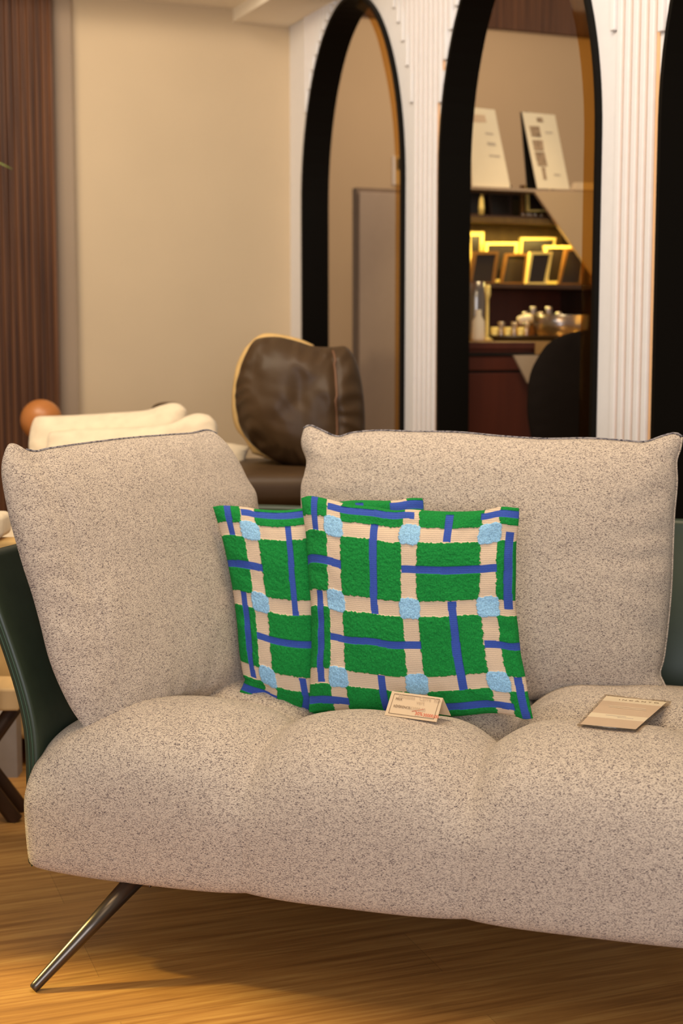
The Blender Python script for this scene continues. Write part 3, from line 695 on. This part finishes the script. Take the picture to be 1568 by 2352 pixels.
# plant at far left: only a leaf tip reaches the frame
lt = P(28, 388, 5.05)
pt = empty('potted_plant', (lt.x-.38, lt.y, 0)); tag(pt, 'plant at the left edge, one thin green leaf tip showing against the walnut wall', 'plant')
lathe('pot', (lt.x-.38, lt.y, 0), [(.11, 0), (.14, .3), (.13, .3), (.12, .28)], M_pot, pt)
st = [Vector((lt.x-.38, lt.y, .28)), Vector((lt.x-.37, lt.y, 1.0)), Vector((lt.x-.33, lt.y, 1.55))]
tube('stem', st, [.012, .009, .005], M_leaf, pt)
def leaf(a, b, sag, wd):
    a = Vector(a); b = Vector(b); n = 12; d = (b-a); sd = d.cross(Vector((0, 0, 1))).normalized(); vs = []; fs = []
    for i in range(n+1):
        t = i/n; c = a+d*t+Vector((0, 0, sag*math.sin(math.pi*t))); h = wd*math.sin(math.pi*(t*.93+.04))**.7
        for s_ in (-1, 0, 1): vs.append(c+sd*h*s_*.6+Vector((0, 0, -abs(s_)*h*.6)))
    for i in range(n):
        for k in range(2): fs.append((3*i+k, 3*i+k+1, 3*i+k+4, 3*i+k+3))
    o = mesh('leaf', vs, fs, M_leaf, pt, True); s = o.modifiers.new('thickness', 'SOLIDIFY'); s.thickness = .001
leaf(st[2], lt, .12, .012); leaf(st[2], st[2]+Vector((-.3, .1, .1)), .08, .014); leaf(st[2], st[2]+Vector((-.05, -.3, .2)), .08, .014); leaf(st[1], st[1]+Vector((-.3, -.1, .15)), .08, .014)

# ------------------------------------------------------------------ behind arch one: tall cabinet and switch
c0 = P(822, 430, 6.55); plk = (c0, -WD)
k0 = Pp(822, 430, plk); k1 = Pp(938, 430, plk)
kx = (k1-k0); kx.z = 0; kl = kx.length+.05; kx = WB
tcab = empty('tall_partition', Vector((k0.x, k0.y, 0))); tag(tcab, 'tall taupe partition panel with a dark edge seen through the left arch', 'partition')
kb = Vector((k0.x, k0.y, 0)); ht = k0.z
boxes_mesh('body', [(kb-WD*.012, kx*kl, -WD*.05, (0, 0, ht))], M_cabedge, tcab)
boxes_mesh('face_panel', [(kb+kx*.008, kx*(kl-.03), -WD*.014, (0, 0, ht-.02))], M_cab, tcab, .002)
plw = (bw0+WD*.012, -WD)
s0, s1, s2, s3 = (Pp(x, y, plw) for x, y in ((902, 425), (945, 425), (945, 358), (902, 358)))
sw_ = prism('wall_switch_panel', [s0, s1, s2, s3], -WD*.012, M_switch, bv=.002); tag(sw_, 'white framed dark control panel on the wall in the left arch', 'switch')
prism('screen', [Pp(x, y, (bw0+WD*.016, -WD)) for x, y in ((912, 390), (945, 390), (945, 364), (912, 364))], -WD*.006, M_darkpic, sw_)

# ------------------------------------------------------------------ behind arch two: display unit
def PL(off):                                                           # plane parallel to the rear wall; off = metres nearer the camera
    o = P(1085, 600, 5.6)+WD*off; return (o, -WD)
def X2(pts, off=0): return [Pp(x, y, PL(off)) for x, y in pts]
def rect(x0, y0, x1, y1): return [(x0, y0), (x1, y0), (x1, y1), (x0, y1)]
du = empty('display_unit', Pp(1230, 1000, PL(0)).xy.to_3d()); tag(du, 'dark wooden display unit with lit shelves seen through the middle arch', 'shelving unit')
pc = PL(0); zA = Pp(1230, 434, pc).z
def xw(px, off=0):                                                     # distance along WB of a pixel column, at eye height
    return (Pp(px, 788, PL(off))-Pp(1085, 788, PL(off))).dot(WB)
ob_ = Vector((pc[0].x, pc[0].y, 0))
def bx3(name, x0, x1, z0, z1, dn_, df, m, parent, bv=0):               # box: WB range, z range, depth range along WD (nearer = positive)
    return boxes_mesh(name, [(ob_+WB*x0+WD*df+Vector((0, 0, z0)), WB*(x1-x0), WD*(dn_-df), (0, 0, z1-z0))], m, parent, bv)
XL, XR = -.10, xw(1372)
zs = lambda y, off=0, px=1200: Pp(px, y, PL(off)).z
bx3('top_board', XL, XR+.012, zs(441), zs(434), .02, -.30, M_cab, du)
bx3('shelf_board', XL, XR, zs(508), zs(497), .0, -.28, M_dwood, du)
bx3('shelf_edge', XL, XR, zs(514), zs(502), .006, .0, M_olive, du)
bx3('shelf_board', XL, XR, zs(662), zs(652), .0, -.28, M_dwood, du)
bx3('back_panel', XL, XR, zs(655), zs(430), -.28, -.30, M_olive, du)
bx3('lower_back_panel', XL, XR, 0, zs(655), -.28, -.30, M_red, du)
bx3('side_panel', XR, XR+.035, zs(768), zs(440), .03, -.30, M_dwood, du)
bx3('side_panel', XL-.03, XL, 0, zs(440), .0, -.30, M_dwood, du)
bx3('leg_panel', XR, XR+.02, 0, zs(768), -.1, -.30, M_dwood, du)
# LED strip under the upper shelf: gives off light
led = mat('led_strip', (1, .9, .5), .5, emis=((1, .78, .22), 14))
l_ = bx3('led_strip', XL+.02, XR-.02, zs(508)-.004, zs(508), -.03, -.045, led, du)
lo = ob_+WB*((XL+XR)/2)+WD*(-.06)+Vector((0, 0, zs(514)))
ll = area('shelf_strip_light', lo, lo+Vector((0, 0, -1))+WB*.001, (.02, XR-XL-.04), 5.0, (1, .74, .22))
ll.rotation_euler = Matrix((WD, WB, Vector((0, 0, -1)))).transposed().to_euler() if False else ll.rotation_euler
lo2 = ob_+WB*((XL+XR)/2)+WD*(.10)+Vector((0, 0, zs(445)))
spot('board_spot', (.80, 4.75, 2.85), Pp(1215, 370, PL(0)), 42, (1, .82, .55), 34, .5, .03)
spot('display_spot', ob_+WB*.2+WD*.45+Vector((0, 0, 2.75)), ob_+WB*.25+WD*.1+Vector((0, 0, .95)), 30, (1, .74, .38), 40, .6, .04)

# slanted beige panel in front of the unit, right side
sp_ = prism('slanted_panel', X2([(1228, 441), (1372, 441), (1362, 632)], .03), WD*-.018, M_back, bv=.001); tag(sp_, 'beige triangular panel with a slanted edge, in front of the lit shelves', 'panel')
# information boards on the top board
def leaflet(pts, back, label, blocks, off):
    t = prism('information_board', X2(pts, off), -WD*.006, M_paper, bv=.0008); tag(t, label, 'sign', 'white information boards on the display unit')
    if back: prism('dark_backing', X2(back, off-.02), -WD*.01, M_black, t)
    for (bb, m) in blocks: prism('printed_block', X2(bb, off+.0012), -WD*.0011, m, t)
    return t
leaflet([(1085, 429), (1172, 431), (1136, 252), (1078, 246)], None, 'white information board standing at the left on the display unit', [([(1080, 262), (1113, 264), (1117, 281), (1083, 280)], M_sheet), ([(1114, 304), (1132, 306), (1133, 310), (1115, 308)], M_text), ([(1118, 326), (1137, 328), (1139, 335), (1120, 333)], M_text), ([(1123, 355), (1147, 357), (1148, 361), (1124, 359)], M_text)], .005)
leaflet([(1234, 433), (1308, 435), (1290, 345), (1274, 264), (1199, 257)], [(1197, 257), (1213, 257), (1240, 434), (1212, 433)], 'white information board with a column of brown pictures, right of the other board',
        [([(1231, 270), (1245, 270), (1248, 281), (1234, 280)], M_print), ([(1215, 289), (1238, 290), (1243, 315), (1221, 314)], M_print), ([(1222, 321), (1246, 322), (1249, 346), (1227, 346)], M_print), ([(1227, 349), (1250, 349), (1257, 382), (1236, 381)], M_print), ([(1243, 384), (1251, 384), (1256, 413), (1248, 412)], M_print), ([(1252, 302), (1268, 303), (1269, 307), (1253, 306)], M_text), ([(1272, 399), (1286, 400), (1287, 404), (1273, 403)], M_text)], .005)
bk = prism('folded_card', X2([(1318, 436), (1376, 438), (1374, 420), (1323, 419)], -.05), -WD*.03, M_card, bv=.001); tag(bk, 'small folded card at the right end of the display unit top', 'card')

# picture frames on the two shelves
def ringframe(pts, wd_, off, m, label, pic=M_darkpic, lean=.05, group='framed pictures on the lower lit shelf'):
    n = 4; cen_ = (sum(p[0] for p in pts)/4, sum(p[1] for p in pts)/4)
    out = X2(pts, off)
    c3 = sum(out, Vector())/4
    hh = abs(out[0].z-out[2].z)
    inn = []
    for p in out:
        d = p-c3; L = Vector((d.x, d.y, 0)).length
        inn.append(c3+Vector((d.x, d.y, 0))*max(.1, (L-wd_)/L)+Vector((0, 0, d.z*max(.1, (abs(d.z)-wd_)/abs(d.z)))))
    zlow = min(p.z for p in out)
    def ln(p, e=0): return p-WD*((p.z-zlow)*lean+e)
    vs = [ln(p) for p in out]+[ln(p) for p in inn]+[ln(p, .016) for p in out]+[ln(p, .016) for p in inn]
    fs = []
    for i in range(4):
        j = (i+1) % 4; fs += [(i, j, 4+j, 4+i), (8+i, 12+i, 12+j, 8+j), (i, 8+i, 8+j, j), (4+i, 4+j, 12+j, 12+i)]
    f = mesh('picture_frame', vs, fs, m); tag(f, label, 'picture frame', group)
    prism('picture', [ln(p, .006) for p in inn], -WD*.006, pic, f); return f
G2 = 'framed pictures on the lower lit shelf'; G1 = 'framed pictures on the upper shelf'
ringframe([(1078, 655), (1137, 655), (1147, 577), (1090, 577)], .012, -.06, M_goldd, 'bronze framed picture leaning at the left end of the lower lit shelf')
ringframe([(1075, 640), (1108, 640), (1114, 532), (1075, 532)], .016, -.18, M_gold, 'tall gold frame at the far left behind the bronze one on the lower shelf')
ringframe([(1112, 648), (1182, 648), (1192, 556), (1117, 556)], .011, -.15, M_gold, 'wide gold frame behind, between the bronze frame and the bright narrow one')
ringframe([(1150, 654), (1206, 654), (1214, 582), (1164, 582)], .009, -.10, M_goldd, 'small dark bronze frame in the middle of the lower shelf')
ringframe([(1190, 650), (1262, 650), (1280, 545), (1198, 545)], .010, -.20, M_gold, 'tallest gold frame, rising behind the middle of the lower shelf')
ringframe([(1208, 655), (1256, 655), (1271, 578), (1220, 578)], .011, -.03, M_gold, 'bright narrow gold frame leaning in front at the middle of the lower shelf')
ringframe([(1254, 652), (1310, 652), (1322, 564), (1252, 564)], .011, -.14, M_gold, 'gold frame behind and right of the bright narrow one')
ringframe([(1283, 656), (1336, 656), (1350, 570), (1302, 570)], .010, -.06, M_goldd, 'bronze frame at the right end of the lower lit shelf')
ringframe([(1072, 496), (1108, 496), (1116, 425), (1072, 425)], .009, -.10, M_goldd, 'bronze frame at the left end of the upper shelf', group=G1)
ringframe([(1126, 497), (1176, 497), (1176, 425), (1121, 425)], .010, -.12, M_dwood, 'dark wooden frame in the middle of the upper shelf', group=G1)
ringframe([(1197, 497), (1275, 497), (1275, 425), (1199, 425)], .012, -.08, M_goldd, 'wide bronze frame holding a picture at the right of the upper shelf', group=G1)
ringframe([(1212, 486), (1266, 486), (1266, 425), (1212, 425)], .007, -.055, M_gold, 'thin gold frame in front of the wide bronze one on the upper shelf', group=G1)
# small glass beads
p0 = [(1200, 495), (1211, 495), (1219, 495), (1229, 495), (1243, 495)]
for i, (x, y) in enumerate(p0):
    c = Pp(x, y, PL(-.02)); o = lathe('glass_bead', (c.x, c.y, zs(497)), [(.0005, 0), (.006, .002), (.008, .008), (.006, .014), (.0005, .016)], M_glass, seg=12)
    tag(o, 'small clear glass bead on the upper shelf, %s in the row of five' % ['leftmost', 'second', 'middle', 'fourth', 'rightmost'][i], 'ornament', 'glass beads on the upper shelf')
c = Pp(1105, 490, PL(-.01)); o = lathe('candle', (c.x, c.y, zs(497)), [(.011, 0), (.012, .03), (.009, .06), (.003, .078)], M_gold, seg=14); tag(o, 'small shiny gold cone at the left of the upper shelf', 'ornament')

# table with glassware in front of the unit
toff = .34
tz = zs(783, toff, 1230)
tbl = empty('serving_table', ob_+WD*toff+WB*.2); tag(tbl, 'table with an ochre cloth and glassware in front of the display unit', 'table')
t0 = (Pp(1060, 788, PL(toff))-ob_).dot(WB); t1 = (Pp(1390, 788, PL(toff))-ob_).dot(WB)
bx3('table_top', t0-.05, t1, tz-.03, tz-.004, toff+.14, toff-.26, M_red, tbl, .004)
bx3('table_cloth', t0-.05, t1-.02, tz-.004, tz, toff+.13, toff-.24, M_cloth, tbl)
bx3('cloth_drop', (Pp(1228, 800, PL(toff+.14))-ob_).dot(WB), t1-.02, zs(814, toff+.142), tz, toff+.145, toff+.14, M_cloth, tbl)
bx3('apron', t0-.05, (Pp(1226, 800, PL(toff+.1))-ob_).dot(WB), zs(809, toff+.13), tz-.03, toff+.13, toff+.10, M_red, tbl)
cbz = zs(815, toff+.12)
bx3('metal_rail', t0-.05, t1, zs(816, toff+.135), zs(811, toff+.135), toff+.14, toff+.12, M_leg, tbl)
bx3('drawer_front', t0-.05, t1, zs(850, toff+.13), cbz-.004, toff+.13, toff+.11, M_red, tbl, .003)
bx3('cabinet_front', t0-.05, t1, .05, zs(856, toff+.13), toff+.13, toff+.11, M_red, tbl, .003)
bx3('cabinet_body', t0-.05, t1, .0, tz-.03, toff+.09, toff-.24, M_dwood, tbl)
tri = prism('triangular_panel', X2([(1180, 816), (1245, 816), (1213, 880)], toff+.20), WD*-.012, M_back); tag(tri, 'small beige triangular panel under the serving table edge beside the dark chair', 'panel')
def onT(px, py):
    p = Pp(px, 780, PL(toff-.10+.02*(py-770)/3)); return Vector((p.x, p.y, tz))
def goods(name, px, py, prof, m, label, cat, group=None, seg=20):
    c = onT(px, py); d = (c-CP).length; o = lathe(name, c, prof, m, seg=seg); tag(o, label, cat, group); return o
tray = lathe('oval_tray', (0, 0, 0), [(.10, 0), (.115, .006), (.125, .02), (.120, .02), (.105, .008)], M_tray, seg=40)
tray.location = onT(1195, 778); tray.scale = (1.15, .5, 1); tag(tray, 'dark bronze oval tray lying on the serving table', 'tray')
goods('glass_bowl', 1287, 772, [(.05, 0), (.085, .012), (.100, .05), (.103, .095), (.099, .095), (.094, .05), (.08, .016)], M_glass, 'large smoked glass bowl on the right of the serving table', 'bowl', seg=32)
goods('tall_vase', 1092, 776, [(.03, 0), (.034, .01), (.03, .08), (.034, .15), (.03, .21), (.026, .21)], M_glass, 'tall glass vase at the left end of the serving table', 'vase')
goods('gold_candlestick', 1118, 774, [(.022, 0), (.024, .006), (.006, .02), (.006, .15), (.012, .165), (.010, .2), (.004, .2)], M_gold, 'slim gold candlestick right of the tall vase', 'candlestick')
goods('pale_bottle', 1098, 783, [(.022, 0), (.024, .01), (.022, .07), (.010, .09), (.010, .11)], M_paper, 'pale bottle in front of the tall vase', 'bottle')
rng = random.Random(3)
lab = ['leftmost', 'second from left', 'third from left', 'fourth from left', 'fifth from left', 'rightmost']
for i, x in enumerate((1135, 1150, 1165, 1180, 1195, 1208)):
    goods('glass_tumbler', x, 768-(i % 2)*3, [(.010, 0), (.012, .004), (.014, .05+.02*(i % 2)), (.012, .05+.02*(i % 2)), (.010, .008)], M_glass if i % 2 else M_gold, 'small tumbler on the serving table behind the tray, %s of six' % lab[i], 'glass', 'small tumblers behind the tray')
lab = ['leftmost', 'second', 'third', 'fourth', 'last, at the right']
for i, x in enumerate((1248, 1266, 1284, 1302, 1326)):
    c = onT(x, 770)-WD*.14
    h = .02*(i % 2)+.01
    o = lathe('wine_glass', c, [(.020, 0), (.020, .003), (.004, .008), (.004, .045+h), (.014, .058+h), (.016, .08+h), (.013, .10+h), (.012, .10+h), (.0145, .08+h), (.011, .060+h)], M_glass, seg=16)
    tag(o, 'stemmed glass behind the glass bowl, %s of a row of five' % lab[i], 'glass', 'stemmed glasses behind the bowl')
c = onT(1228, 770)-WD*.12
o = tube('scroll', [c+Vector((0, 0, .075)), c+WB*.05+Vector((0, 0, .085))], .018, M_paper); tag(o, 'rolled paper scroll resting upright left of the glass bowl', 'scroll')
boxes_mesh('scroll_holder', [(c+Vector((0, 0, 0))-WB*.005, WB*.06, WD*.02, (0, 0, .06))], M_goldd, o)

# dark round-backed chair in front
plch = PL(.85)
dc = empty('round_back_chair', Pp(1300, 1000, PL(.8)).xy.to_3d()); tag(dc, 'charcoal round-backed chair in front of the serving table', 'chair')
Tq = [(1238, 815), (1255, 792), (1280, 775), (1310, 764), (1345, 758), (1380, 757), (1420, 762), (1450, 775), (1480, 800)]
Rq = [(1480, 800), (1500, 860), (1508, 940), (1495, 1020), (1480, 1080)]
Lq = [(1238, 815), (1222, 845), (1213, 880), (1210, 940), (1216, 990), (1228, 1040), (1245, 1090)]
Bq_ = [(1245, 1090), (1300, 1110), (1400, 1110), (1480, 1080)]
pillow('backrest', [Pp(x, y, plch) for x, y in Tq], [Pp(x, y, plch) for x, y in Bq_], [Pp(x, y, plch) for x, y in Lq], [Pp(x, y, plch) for x, y in Rq], WD, .05, .03, M_chair, dc, n=50, wr=.002, seed=91)
ctr = Pp(1350, 1100, plch)
boxes_mesh('seat', [(Vector((ctr.x, ctr.y, .42))-WB*.2-WD*.25, WB*.4, WD*.27, (0, 0, .07))], M_chair, dc, .02)
for a in (-.17, .15):
    for b in (-.20, -.02): tube('leg', [Vector((ctr.x, ctr.y, .43))+WB*a+WD*b, Vector((ctr.x, ctr.y, 0))+WB*a*1.1+WD*b*1.05], .012, M_chair, dc)
tube('back_post', [Vector((ctr.x, ctr.y, .45))-WB*.1, ctr-WB*.1-WD*.01+Vector((0, 0, .12))], .012, M_chair, dc)
tube('back_post', [Vector((ctr.x, ctr.y, .45))+WB*.1, ctr+WB*.1-WD*.01+Vector((0, 0, .12))], .012, M_chair, dc)
